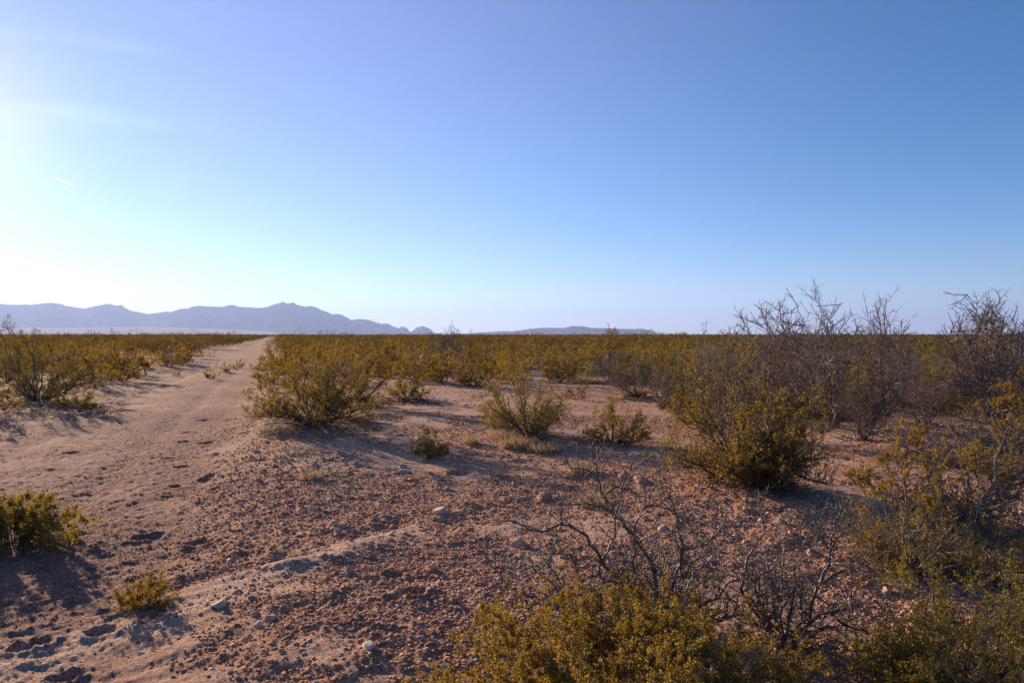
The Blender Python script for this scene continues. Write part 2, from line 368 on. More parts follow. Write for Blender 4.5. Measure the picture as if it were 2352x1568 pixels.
sil_right = [c4(p) for p in [(1720,500),(1780,472),(1900,465),(2000,450),(2106,432)]] + [(2450, 755), (2700, 748), (3000, 770)]

def mountain_mat(name, c1, c2):
    m, nt, N, L = mat_new(name)
    geo = N("ShaderNodeNewGeometry"); n = N("ShaderNodeTexNoise"); n.inputs['Scale'].default_value = .002; n.inputs['Detail'].default_value = 8
    L(geo.outputs['Position'], n.inputs[0]); r = ramp(N, [(.35, c1), (.65, c2)]); L(n.outputs[0], r.inputs[0])
    p = N("ShaderNodeBsdfPrincipled"); p.inputs['Roughness'].default_value = 1; p.inputs['Specular IOR Level'].default_value = 0; L(r.outputs[0], p.inputs['Base Color'])
    o = N("ShaderNodeOutputMaterial"); L(p.outputs[0], o.inputs[0]); return m
M_MT = mountain_mat("mountain_rock", (.085, .078, .08), (.11, .10, .10))
M_AP = mountain_mat("bajada_soil", (.42, .34, .27), (.52, .44, .36))

def mountain(name, sil, dist, depth, mat, seed, rug=1.3, jag=3.2):
    """a range with real foot, flanks and back: ridge crest at 'dist', flanks 'depth' deep both ways"""
    pts = np.array(sil); xs = np.arange(pts[0, 0], pts[-1, 0] + .01, 1.5)
    ys = np.interp(xs, pts[:, 0], pts[:, 1])
    ys = ys + jag * (np.abs(fbm(xs / 9, xs * 0 + seed, 4, seed)) - .2) * np.clip((HY - ys) / 25, 0, 1)
    tx = (xs - CX) / F
    nr = 47; s = np.linspace(-1, 1, nr)
    V = []
    for k, sk in enumerate(s):
        wig = 1 + .012 * vn(xs / 40, xs * 0 + seed, seed + 3)
        d = (dist + sk * depth) * wig
        hc = CAM_H + (HY - ys) / F * dist                        # crest height
        hc = np.maximum(hc, 0)
        prof = (1 - abs(sk)) ** .85
        X = tx * d
        nz = (np.abs(fbm(X / 900, d / 1400 * np.ones_like(X), 5, seed + 5)) * rug) * hc * (4 * abs(sk) * (1 - abs(sk)))
        z = hc * prof * (1 - .10 * abs(sk)) - nz * .7 if sk != 0 else hc
        V.append(np.stack([X, d, np.where(abs(sk) == 1, -60, z - 40 * abs(sk))], -1))
    V = np.concatenate(V); m = len(xs)
    i = np.arange(nr - 1)[:, None]; j = np.arange(m - 1)[None, :]
    Q = np.stack([i * m + j, i * m + j + 1, (i + 1) * m + j + 1, (i + 1) * m + j], -1).reshape(-1, 4)
    o = obj(name, mesh_quads(name, V, Q, 4, False), mat); tag(o, kind="structure"); return o
mountain("mountain_range", sil_left, 21000, 3800, M_MT, 4)
mountain("mesa_ridge", sil_mesa, 20000, 2600, M_MT, 9, .8, 1.0)
mountain("low_hill", sil_low, 27000, 1500, M_MT, 12, .5, .3)
mountain("far_ridge", sil_right, 36000, 3000, M_MT, 15, .6, .5)
sil_ap = [(-900, 752), (-100, 753), (150, 752), (330, 750), (420, 752), (560, 757), (660, 764), (760, 768), (800, 775)]
mountain("foothill_apron", sil_ap, 15500, 4500, M_AP, 22, .3, .3)

# haze: even density air, round the camera and all the land, sky outside it
def haze():
    bm_v = []; x0, x1, y0, y1, z0, z1 = -56000, 56000, -50000, 56000, -70, 1750
    V = [(x, y, z) for x in (x0, x1) for y in (y0, y1) for z in (z0, z1)]
    Q = [(0, 1, 3, 2), (4, 6, 7, 5), (0, 4, 5, 1), (2, 3, 7, 6), (0, 2, 6, 4), (1, 5, 7, 3)]
    m, nt, N, L = mat_new("haze_air"); v = N("ShaderNodeVolumePrincipled")
    v.inputs['Color'].default_value = (.42, .57, 1.0, 1); v.inputs['Density'].default_value = 3.06e-5; v.inputs['Anisotropy'].default_value = .30
    o = N("ShaderNodeOutputMaterial"); L(v.outputs[0], o.inputs['Volume'])
    h = obj("haze", mesh_quads("haze", V, Q), m); tag(h, kind="stuff"); return h
haze()

# contrail, high above the haze
def contrail():
    def sky_pt(px, py, d): return np.array([(px - CX) / F * d, d, CAM_H + (HY - py) / F * d])
    a, b = sky_pt(130, 411, 40000), sky_pt(166, 424, 40000)
    t = np.linspace(0, 1, 12)[:, None]; P = a + (b - a) * t; r = 6 + 26 * (1 - t[:, 0]) ** .6
    V, Q = tubes([(P, r)], 8)
    m, nt, N, L = mat_new("ice_trail"); v = N("ShaderNodeVolumePrincipled"); v.inputs['Color'].default_value = (1, 1, 1, 1); v.inputs['Density'].default_value = .012; v.inputs['Anisotropy'].default_value = .6
    o = N("ShaderNodeOutputMaterial"); L(v.outputs[0], o.inputs['Volume'])
    c = obj("contrail", mesh_quads("contrail", V, Q, 4, True), m)
    tag(c, "short white contrail in the bright sky above the mountains at left", "contrail")
contrail()

# ------------------------------------------------------------------ plants
def unit(v):
    return v / (np.linalg.norm(v) + 1e-9)

def polyline(rng, p0, d0, length, n, wander, up, r0, r1):
    P = [np.array(p0, float)]; d = unit(np.array(d0, float)); s = length / (n - 1)
    for i in range(n - 1):
        d = unit(d + rng.normal(size=3) * wander + np.array([0, 0, up]))
        P.append(P[-1] + d * s)
    t = np.linspace(0, 1, n)
    return np.array(P), r0 + (r1 - r0) * t ** .8

def at_t(P, t):
    k = t * (len(P) - 1); i = min(int(k), len(P) - 2); return P[i] + (P[i + 1] - P[i]) * (k - i), unit(P[i + 1] - P[i])

def grow_creosote(seed, H, W, nst=14, nsub=7, ntw=6, nleaf=6000, ls=.02, lean=(0, 0), flat=.45, low=0.15, rad=.011, leaf_from=.08, gap=.32, twl=.13, emin=.10):
    """returns per-stem polyline lists and leaf points"""
    rng = np.random.default_rng(seed); stems = []; tw_all = []; ph = rng.uniform(0, 6.28); lob = rng.uniform(0, .2); elf = rng.permutation((np.arange(nst) + rng.uniform(.2, .8, nst)) / nst)
    for i in range(nst):
        a = (i + rng.uniform(-.4, .4)) * 2.39996
        el = math.asin(min(1, emin + (1 - emin) * elf[i]))
        dr = np.array([math.cos(a) * math.cos(el), math.sin(a) * math.cos(el), math.sin(el)])
        A, B = W * .5 * (1 + lob * math.sin(a * 2 + ph) ), H
        rb = 1 / math.sqrt((math.cos(el) / A) ** 2 + (math.sin(el) / B) ** 2)
        tip = dr * rb * rng.uniform(.76, .98) + np.array([lean[0], lean[1], 0]) * math.sin(el)
        b = np.array([math.cos(a), math.sin(a), 0]) * .03 * W
        c = b + (tip - b) * np.array([.5, .5, .45]) + rng.normal(size=3) * .06 * H
        n0 = 8; t = np.linspace(0, 1, n0)[:, None]
        P = (1 - t) ** 2 * b + 2 * t * (1 - t) * c + t ** 2 * tip
        P[1:] += rng.normal(size=(n0 - 1, 3)) * .026 * H * np.linspace(.4, 1.3, n0 - 1)[:, None]
        P[:, 2] = np.maximum(P[:, 2], .012); P[0, 2] = -.02
        rr = rad * H / 1.3 * rng.uniform(.8, 1.25)
        R = rr * (1 - .72 * np.linspace(0, 1, n0))
        lines = [(P, R)]; Ls = np.linalg.norm(tip - b)
        subs = []
        for s in range(nsub):
            t = low + (1 - low) * (s + rng.uniform(.2, .9)) / nsub; t = min(t, .985)
            p, d = at_t(P, t)
            out = np.array([p[0] - lean[0] * t, p[1] - lean[1] * t, 0]); out = unit(out + rng.normal(size=3) * .01)
            dd = unit(d * .8 + out * .35 + rng.normal(size=3) * .55 + np.array([0, 0, .15]))
            l = Ls * rng.uniform(.18, .36) * (1.2 - .7 * t)
            sp, sr = polyline(rng, p, dd, l, 5, .16, .07, rr * (1 - .7 * t) * .55, rr * .16)
            sp[:, 2] = np.maximum(sp[:, 2], .015)
            lines.append((sp, sr)); subs.append(sp)
        subs.append(P[4:])
        for sp in subs:
            for k in range(ntw):
                t = rng.uniform(.15, 1); p, d = at_t(sp, min(t, .99))
                dd = unit(d * .7 + rng.normal(size=3) * .6 + np.array([0, 0, .3]))
                l = twl * H * rng.uniform(.45, 1.15)
                tp, tr = polyline(rng, p, dd, l, 4, .14, .10, rr * .17, rr * .07)
                tp[:, 2] = np.maximum(tp[:, 2], .015)
                lines.append((tp, tr)); tw_all.append(tp)
        stems.append(lines)
    T = np.array(tw_all)                                 # (m,4,3)
    m = len(T); wgt = np.where(rng.uniform(size=m) < gap, .08, rng.uniform(.3, 1.6, size=m))
    wgt *= np.where(T[:, -1, 2] < leaf_from * H, .15, 1); wgt /= wgt.sum()
    idx = rng.choice(m, size=nleaf, p=wgt); t = rng.uniform(.3, 1.0, size=nleaf) ** .7 * 2.999
    k = t.astype(int); f = (t - k)[:, None]
    LP = T[idx, k] * (1 - f) + T[idx, k + 1] * f + rng.normal(size=(nleaf, 3)) * ls * .45
    V, Q = leaves(LP, ls, rng, .5, .4)
    return stems, (V, Q)

def build_creosote(name, loc, label, H, W, seed, mat, group=None, split=True, cat="creosote bush", sides=4, stem_mat=None, **kw):
    root = empty(name, loc); tag(root, label, cat, group)
    stems, (V, Q) = grow_creosote(seed, H, W, **kw)
    if split:
        for ls in stems:
            v, q = tubes(ls, sides); obj("stem", mesh_quads("stem", v, q, 4, True), stem_mat or M_STEM, root)
    else:
        v, q = tubes([l for ls in stems for l in ls], 3); obj("branches", mesh_quads("branches", v, q, 4, True), stem_mat or M_STEM, root)
    obj("foliage", mesh_quads("foliage", V, Q), mat, root)
    return root

def zig(rng, p0, d0, length, n, kink, up, r0, r1, floor=.02):
    P = [np.array(p0, float)]; d = unit(np.array(d0, float)); s = length / (n - 1); side = unit(np.cross(d, rng.normal(size=3))); sg = 1
    for i in range(n - 1):
        dd = unit(d + side * kink * sg * rng.uniform(.3, 1) + rng.normal(size=3) * kink * .4 + np.array([0, 0, up]))
        sg = -sg; P.append(P[-1] + dd * s * rng.uniform(.7, 1.3)); d = unit(d + dd * .5)
    P = np.array(P); P[:, 2] = np.maximum(P[:, 2], floor)
    return P, r0 + (r1 - r0) * np.linspace(0, 1, n)

def spurs(rng, P, r, every, ln):
    """thorn knobs on the nodes of a bare branch"""
    res = []
    L_ = np.linalg.norm(np.diff(P, axis=0), axis=1).sum(); n = int(L_ / every)
    for k in range(n):
        t = (k + rng.uniform(.2, .8)) / max(n, 1); p, d = at_t(P, min(t, .99))
        dd = unit(np.cross(d, rng.normal(size=3)) + d * .3); l = ln * rng.uniform(.4, 1.3)
        rr = max(float(np.interp(t, np.linspace(0, 1, len(r)), r)), .0012)
        res.append((np.array([p, p + dd * l * .35, p + dd * l]), np.array([rr * 1.1, rr * .9, rr * .25])))
    return res

def grow_bare(seed, H, W, nlimb=7, n1=6, n2=5, n3=3, rad=.02, lean=(0, 0), kink=.28, low=False, spur=None, droop=0.0):
    rng = np.random.default_rng(seed); limbs = []
    for i in range(nlimb):
        a = (i + rng.uniform(-.35, .35)) * 2.39996; q = math.sqrt((i + .6) / nlimb)
        hh = H * (1 - .35 * q ** 2) * rng.uniform(.6, .8)
        tip = np.array([math.cos(a) * q * W * .4 + lean[0], math.sin(a) * q * W * .4 + lean[1], hh * (.4 if low else 1)])
        c = tip * np.array([.55, .55, .3]) + rng.normal(size=3) * .06 * H
        n0 = 9; t = np.linspace(0, 1, n0)[:, None]; P = 2 * t * (1 - t) * c + t ** 2 * tip
        P[1:] += rng.normal(size=(n0 - 1, 3)) * .022 * H; P[:, 2] = np.maximum(P[:, 2], .02); P[0, 2] = -.03
        rr = rad * rng.uniform(.7, 1.2); R = rr * (1 - .75 * np.linspace(0, 1, n0))
        lines = [(P, R)]; l1 = []
        for s in range(n1):
            t = .25 + .74 * (s + rng.uniform(.1, .9)) / n1; p, d = at_t(P, min(t, .98))
            dd = unit(d + rng.normal(size=3) * .6 + np.array([0, 0, .25 - droop]))
            sp, sr = zig(rng, p, dd, H * rng.uniform(.2, .42) * (1.2 - .5 * t), 8, kink, .05 - droop, rr * (1 - .7 * t) * .7, rr * .22)
            lines.append((sp, sr)); l1.append(sp)
        for sp in l1:
            for s in range(n2):
                t = rng.uniform(.2, 1); p, d = at_t(sp, min(t, .98)); dd = unit(d + rng.normal(size=3) * .7 + np.array([0, 0, .2 - droop]))
                tp, tr = zig(rng, p, dd, H * rng.uniform(.07, .17), 6, kink, .03, rr * .26, rr * .14)
                lines.append((tp, tr))
                for u in range(n3):
                    p, d = at_t(tp, rng.uniform(.2, .95)); dd = unit(d + rng.normal(size=3) * .9)
                    lines.append(zig(rng, p, dd, H * rng.uniform(.02, .06), 3, kink, 0, rr * .14, rr * .10))
        if spur:
            ex = []
            for P_, r_ in lines[:1 + n1 + n1 * n2]: ex += spurs(rng, P_, r_, spur[0], spur[1])
            lines += ex
        limbs.append(lines)
    return limbs

def build_bare(name, loc, label, H, W, seed, mat=None, group=None, split=True, cat="bare shrub", sides=4, **kw):
    root = empty(name, loc); tag(root, label, cat, group)
    limbs = grow_bare(seed, H, W, **kw)
    if split:
        for ls in limbs:
            v, q = tubes(ls, sides); obj("limb", mesh_quads("limb", v, q, 4, True), mat or M_BARE, root)
    else:
        v, q = tubes([l for ls in limbs for l in ls], 3); obj("branches", mesh_quads("branches", v, q, 4, True), mat or M_BARE, root)
    return root

def place(px, py): 
    x, y = gp(px, py); z = hz(x, y); return (x, y, z)
def size(px0, px1, top, depth): return (px1 - px0) / F * depth, CAM_H - (top - HY) / F * depth

TAKEN = []
def creo(px, py, x0, x1, top, seed, label, mat=M_LEAF, **kw):
    loc = place(px, py); W, H = size(x0, x1, top, loc[1]); H = max(.12, H - loc[2]) * 1.13
    lean = (((x0 + x1) / 2 - px) / F * loc[1] * .8, 0)
    TAKEN.append((loc[0] + lean[0], loc[1], W * .55))
    kw.setdefault('nleaf', 9000); kw.setdefault('ls', .020)
    return build_creosote("creosote_bush", loc, label, H, W, seed, mat, lean=lean, **kw)
def bare(px, py, x0, x1, top, seed, label, **kw):
    loc = place(px, py); W, H = size(x0, x1, top, loc[1]); H = max(.12, H - loc[2]) * 1.12
    lean = (((x0 + x1) / 2 - px) / F * loc[1] * .8, 0)
    TAKEN.append((loc[0] + lean[0], loc[1], W * .5))
    return build_bare("bare_mesquite", loc, label, H, W, seed, lean=lean, **kw)

# -- the large individual bushes, placed where the photo shows them
creo(722, 992, 566, 890, 812, 111, "largest creosote bush, with dark crooked lower limbs, beside the right edge of the track", nst=32, nsub=8, ntw=6, nleaf=34000, ls=.022, low=.15, rad=.014, gap=.22)
creo(815, 935, 690, 910, 786, 12, "tall golden creosote bush close behind the largest bush by the track", M_LEAFY, nst=18, nsub=8, ntw=6, nleaf=22000, ls=.024, rad=.014)
creo(690, 900, 610, 790, 800, 13, "creosote bush standing at the track edge behind the largest bush, on its left", M_LEAFY, nst=14, nsub=7, ntw=6, nleaf=14000, ls=.026)
creo(935, 921, 893, 1008, 855, 14, "low dark-based creosote bush right of the two tall bushes by the track", M_LEAFG, nst=14, nleaf=9000, ls=.024)
creo(990, 1052, 932, 1042, 972, 15, "small solitary vase-shaped creosote bush standing in the big bush's shadow", M_LEAFG, nst=20, nsub=6, ntw=5, nleaf=6500, ls=.016, gap=.2)
creo(1212, 1006, 1084, 1304, 825, 16, "airy grey-green creosote bush in the clearing, pale dry grass at its foot", M_LEAFG, nst=28, nsub=8, ntw=6, nleaf=17000, ls=.020, low=.2, gap=.3)
creo(1172, 985, 1082, 1200, 868, 17, "slender creosote bush leaning left against the airy bush with dry grass at its foot", M_LEAFG, nst=8, nsub=7, ntw=6, nleaf=4500, ls=.020)
creo(1408, 1017, 1335, 1494, 918, 18, "rounded bright green creosote bush on bare soil left of the large right-hand bushes", M_LEAFG, nst=24, nsub=7, ntw=6, nleaf=13000, ls=.018, gap=.2)
creo(1722, 1135, 1500, 1840, 815, 19, "big dense creosote bush right of the clearing, dark at its foot", M_LEAF, nst=24, nsub=9, ntw=7, nleaf=34000, ls=.018, rad=.012, low=.12)
creo(1785, 1142, 1670, 1900, 800, 20, "reddish-brown creosote bush merged into the right side of the big dense one", M_LEAF, nst=18, nsub=8, ntw=7, nleaf=15000, ls=.018, rad=.012)
creo(2095, 1302, 1905, 2225, 950, 21, "sparse golden creosote bush with whitish stems in front of fallen grey limbs", M_LEAFY, nst=26, nsub=9, ntw=6, nleaf=20000, ls=.014, rad=.011, gap=.4, leaf_from=.45, flat=.35, stem_mat=M_BARE)
creo(2200, 1235, 2180, 2420, 840, 22, "creosote bush with a thick pale leaning trunk at the right edge", M_LEAFY, nst=14, nsub=9, ntw=6, nleaf=11000, ls=.017, emin=.4, rad=.02, gap=.35, leaf_from=.3, stem_mat=M_BARE)
creo(2270, 1330, 2190, 2400, 1195, 23, "low leafy green creosote clump beside the right edge, behind the bottom right bush", M_LEAFG, nst=12, nleaf=6500, ls=.013, gap=.2)
creo(2190, 1640, 1980, 2450, 1270, 24, "loose green creosote bush filling the bottom right corner", M_LEAFG, nst=44, nsub=9, ntw=7, nleaf=60000, ls=.0105, rad=.009, gap=.35, flat=.3)
creo(1455, 1735, 790, 2120, 1435, 25, "nearest golden-green creosote bush filling the bottom edge right of centre", M_LEAF, nst=80, nsub=9, ntw=7, nleaf=170000, ls=.0098, rad=.007, gap=.3, low=.25)
creo(30, 1246, -150, 290, 1150, 26, "dark creosote bush leaning right at the left edge of the picture, casting a broad shadow", M_LEAFG, nst=32, nsub=9, ntw=7, nleaf=30000, ls=.015, rad=.012, flat=.5, low=.12)
creo(328, 1412, 252, 412, 1322, 27, "small bright yellow-green creosote sprout alone on the sand at bottom left", M_LEAFY, nst=18, nsub=6, ntw=5, nleaf=7000, ls=.0105, gap=.1, leaf_from=.08)
creo(85, 918, -90, 262, 772, 28, "broad dark creosote thicket at the left edge of the track", M_LEAFG, nst=26, nsub=9, ntw=6, nleaf=30000, ls=.022, rad=.014, low=.12)
creo(10, 880, -110, 110, 738, 29, "tallest creosote at far left with thin leafy tips against the mountains", M_LEAFG, nst=16, nsub=8, ntw=6, nleaf=15000, ls=.026, gap=.35, emin=.4)
creo(178, 944, 108, 230, 882, 30, "low dark creosote bush in front of the thicket at the left of the track", M_LEAFG, nst=14, nleaf=8000, ls=.020)
creo(15, 948, -40, 60, 895, 31, "grey twiggy low bush in the shade at the left edge", M_LEAF, nst=12, nleaf=2200, ls=.02)
creo(235, 955, 215, 256, 938, 32, "tiny dark green sprig in the shadow left of the track", M_LEAFG, nst=7, nsub=4, ntw=4, nleaf=700, ls=.018)
creo(405, 860, 392, 416, 847, 33, "tiny golden sprout alone in the middle of the track", M_LEAFY, nst=7, nsub=4, ntw=4, nleaf=500, ls=.028)
creo(484, 868, 466, 508, 836, 34, "knee-high golden bush on the track, nearest of the row of three", M_LEAFY, nst=10, nsub=5, ntw=4, nleaf=1600, ls=.03)
creo(516, 852, 500, 534, 832, 35, "greenish low bush on the track, middle of the row of three", M_LEAFG, nst=10, nsub=5, ntw=4, nleaf=1300, ls=.032)
creo(546, 843, 530, 562, 824, 36, "golden low bush on the track, farthest of the row of three", M_LEAFY, nst=10, nsub=5, ntw=4, nleaf=1300, ls=.034)
creo(566, 902, 550, 584, 888, 37, "tiny reddish sprout on the right side of the track", M_LEAFY, nst=7, nsub=4, ntw=4, nleaf=420, ls=.022)
creo(602, 826, 592, 612, 812, 38, "small grey-green bush near the far end of the track", M_LEAFG, nst=8, nsub=4, ntw=4, nleaf=700, ls=.04)
creo(334, 848, 290, 384, 800, 39, "golden creosote bush at the front of the scrub left of the track", M_LEAFY, nst=14, nleaf=6000, ls=.03)
creo(262, 842, 215, 315, 790, 40, "olive creosote bush between the left thicket and the front golden bush", M_LEAF, nst=14, nleaf=6500, ls=.03)
creo(1076, 868, 1040, 1112, 816, 41, "small upright creosote bush with a bare grey foot beyond the clearing", M_LEAF, nst=12, nleaf=3200, ls=.028, gap=.35)
creo(1010, 853, 980, 1044, 806, 42, "dark green creosote bush beyond the clearing, left of the upright one", M_LEAFG, nst=14, nleaf=5000, ls=.03)
creo(1326, 915, 1285, 1362, 858, 43, "thin yellow-green creosote bush behind the rounded bright green one", M_LEAFG, nst=9, nleaf=2600, ls=.022, gap=.4)
creo(1168, 862, 1120, 1225, 800, 44, "broad creosote bush behind the airy bush of the clearing", M_LEAF, nst=14, nleaf=8000, ls=.03)
creo(1290, 868, 1225, 1370, 785, 45, "tall dark creosote bush behind the clearing at the picture's centre", M_LEAFG, nst=18, nleaf=11000, ls=.03)
creo(1620, 985, 1540, 1700, 868, 46, "olive creosote bush peeping over the left shoulder of the big dense one", M_LEAF, nst=14, nleaf=9000, ls=.022)
creo(1560, 905, 1480, 1650, 800, 47, "creosote bush tangled with grey twigs left of the big dense one", M_LEAF, nst=16, nleaf=9000, ls=.026, gap=.4)
creo(1880, 900, 1790, 1990, 790, 48, "rust-tinted creosote bush below the tall bare branches", M_LEAF, nst=16, nleaf=12000, ls=.025)
creo(2080, 905, 1980, 2190, 800, 49, "creosote bush under the second group of bare branches", M_LEAF, nst=16, nleaf=10000, ls=.025, gap=.4)
creo(2330, 1050, 2230, 2420, 820, 50, "golden leafy creosote bush in the tangle at the right edge", M_LEAFY, nst=14, nleaf=10000, ls=.019, gap=.35, leaf_from=.4)
creo(1395, 868, 1345, 1418, 727, 51, "lanky leafy stalk rising above the horizon against the flat mesa", M_LEAF, nst=6, nsub=6, ntw=5, nleaf=2200, ls=.042, leaf_from=.45, gap=.2, emin=.88, rad=.014)
creo(245, 842, 232, 262, 738, 52, "thin wispy stalk rising above the scrub in front of the left mountains", M_LEAF, nst=3, nsub=5, ntw=4, nleaf=350, ls=.035, leaf_from=.6, gap=.3, rad=.008, emin=.85)
creo(190, 838, 168, 212, 752, 53, "bushy-topped stalk left of the wispy stalk in front of the left mountains", M_LEAF, nst=4, nsub=5, ntw=4, nleaf=500, ls=.035, leaf_from=.6, gap=.3, rad=.008, emin=.85)
creo(2130, 1190, 2060, 2200, 1080, 54, "small olive creosote bush behind the whitish-stemmed one", M_LEAF, nst=10, nleaf=3500, ls=.016, gap=.4)
creo(2340, 1440, 2280, 2420, 1260, 55, "leafy creosote bush at the right edge above the bottom right corner", M_LEAFG, nst=12, nleaf=5000, ls=.012, gap=.3)
creo(1480, 1052, 1462, 1500, 1035, 56, "tiny sprig on the soil right of the rounded bright green bush", M_LEAFG, nst=6, nsub=4, ntw=4, nleaf=350, ls=.016)

for px, py, x0, x1, top, sd, lab in ((905, 838, 885, 925, 749, 81, "leafy sprig poking above the horizon left of the faint bare shrub"), (1560, 845, 1535, 1585, 748, 82, "wispy leafy sprig on the horizon just right of the flat mesa's end"),
        (1685, 850, 1665, 1705, 738, 83, "small leafy sprig above the horizon beside the long arching limb"), (2115, 860, 2095, 2135, 737, 84, "pale leafy sprig above the horizon between the two right-hand bare shrubs")):
    creo(px, py, x0, x1, top, sd, lab, M_LEAF, nst=6, nsub=6, ntw=5, nleaf=2200, ls=.05, leaf_from=.4, gap=.2, emin=.85, rad=.02)
# -- bare thorny shrubs
bare(1925, 985, 1735, 1975, 665, 61, "tallest bare grey mesquite rising against the sky right of centre", nlimb=9, n1=7, n2=5, rad=.024)
bare(1800, 965, 1700, 1860, 682, 62, "bare mesquite with spindly tips left of the tallest one", nlimb=10, n1=6, n2=5, rad=.026)
bare(2035, 950, 1950, 2095, 690, 63, "dense dark bare mesquite standing alone on the horizon between two others", nlimb=9, n1=7, n2=5, rad=.024)
bare(2320, 1005, 2130, 2440, 672, 64, "knobbly bare mesquite with thick grey limbs at the right edge", nlimb=14, n1=8, n2=6, rad=.028, spur=(.07, .03))
bare(2240, 1075, 1960, 2350, 960, 65, "fallen grey limbs sprawling low across the ground at right", nlimb=14, n1=8, n2=6, rad=.02, droop=.12)
bare(2270, 960, 2160, 2400, 800, 66, "dark dead thicket behind the sprawling grey limbs", nlimb=13, n1=7, n2=5, rad=.016, mat=M_DARK)
bare(1462, 908, 1352, 1545, 800, 67, "grey-brown twiggy bare bush beyond the rounded bright green bush", nlimb=18, n1=7, n2=6, rad=.013, mat=M_DARK)
bare(1520, 942, 1490, 1556, 835, 68, "short dead stump of a bush with a frayed grey top", nlimb=7, n1=5, n2=4, rad=.022)
bare(1680, 1000, 1570, 1740, 745, 69, "bare mesquite with one long limb arching left above the horizon", nlimb=9, n1=6, n2=5, rad=.018, kink=.35)
bare(1035, 842, 985, 1075, 742, 70, "faint bare shrub breaking the horizon at the picture's centre", nlimb=12, n1=6, n2=5, rad=.022, split=False)
bare(1985, 1010, 1890, 2080, 850, 71, "leafless grey bush below the dark bare mesquite", nlimb=14, n1=7, n2=6, rad=.014, mat=M_DARK)
bare(2120, 980, 2050, 2210, 830, 72, "leafless brown bush left of the knobbly one at the right edge", nlimb=14, n1=7, n2=6, rad=.014)

# -- foreground thorny mesquite, limbs traced with their own depth
def traced(root, pts, dep0, dep1, r0, r1, seed, conv, tw=10):
    rng = np.random.default_rng(seed); P = []
    pp = [conv(p) for p in pts]; pp = np.array(pp)
    L_ = np.concatenate([[0], np.cumsum(np.linalg.norm(np.diff(pp, axis=0), axis=1))]); n = max(6, int(L_[-1] / 16)); s = np.linspace(0, L_[-1], n)
    xs = np.interp(s, L_, pp[:, 0]); ys = np.interp(s, L_, pp[:, 1])
    dd = dep0 + (dep1 - dep0) * (s / L_[-1]) + np.cumsum(rng.normal(size=n)) * .006
    X = (xs - CX) / F * dd; Z = CAM_H - (ys - HY) / F * dd; P = np.stack([X, dd, np.maximum(Z, -.01)], -1)
    P[1:-1] += rng.normal(size=(n - 2, 3)) * .004
    R = r0 + (r1 - r0) * np.linspace(0, 1, n)
    lines = [(P, R)]
    for k in range(tw):
        t = rng.uniform(.15, .97); p, d = at_t(P, t); r = max(.0014, (r0 + (r1 - r0) * t) * .45)
        d2 = unit(d * .6 + rng.normal(size=3) * .8 + np.array([0, 0, .15]))
        q, qr = zig(rng, p, d2, rng.uniform(.05, .24), 7, .35, .02, r, .0011); lines.append((q, qr))
        for u in range(2):
            p3, d3 = at_t(q, rng.uniform(.3, .9)); lines.append(zig(rng, p3, unit(d3 + rng.normal(size=3) * .9), rng.uniform(.03, .09), 4, .35, 0, .0013, .0008))
    ex = []
    for P_, r_ in lines: ex += spurs(rng, P_, r_, .035, .016)
    v, q = tubes(lines + ex, 6); o = obj("limb", mesh_quads("limb", v, q, 4, True), M_BARK_N, root)
    # limb meshes are in world space; bring them into the root's frame
    o.matrix_parent_inverse = Matrix.Translation(-Vector(root.location)); return o

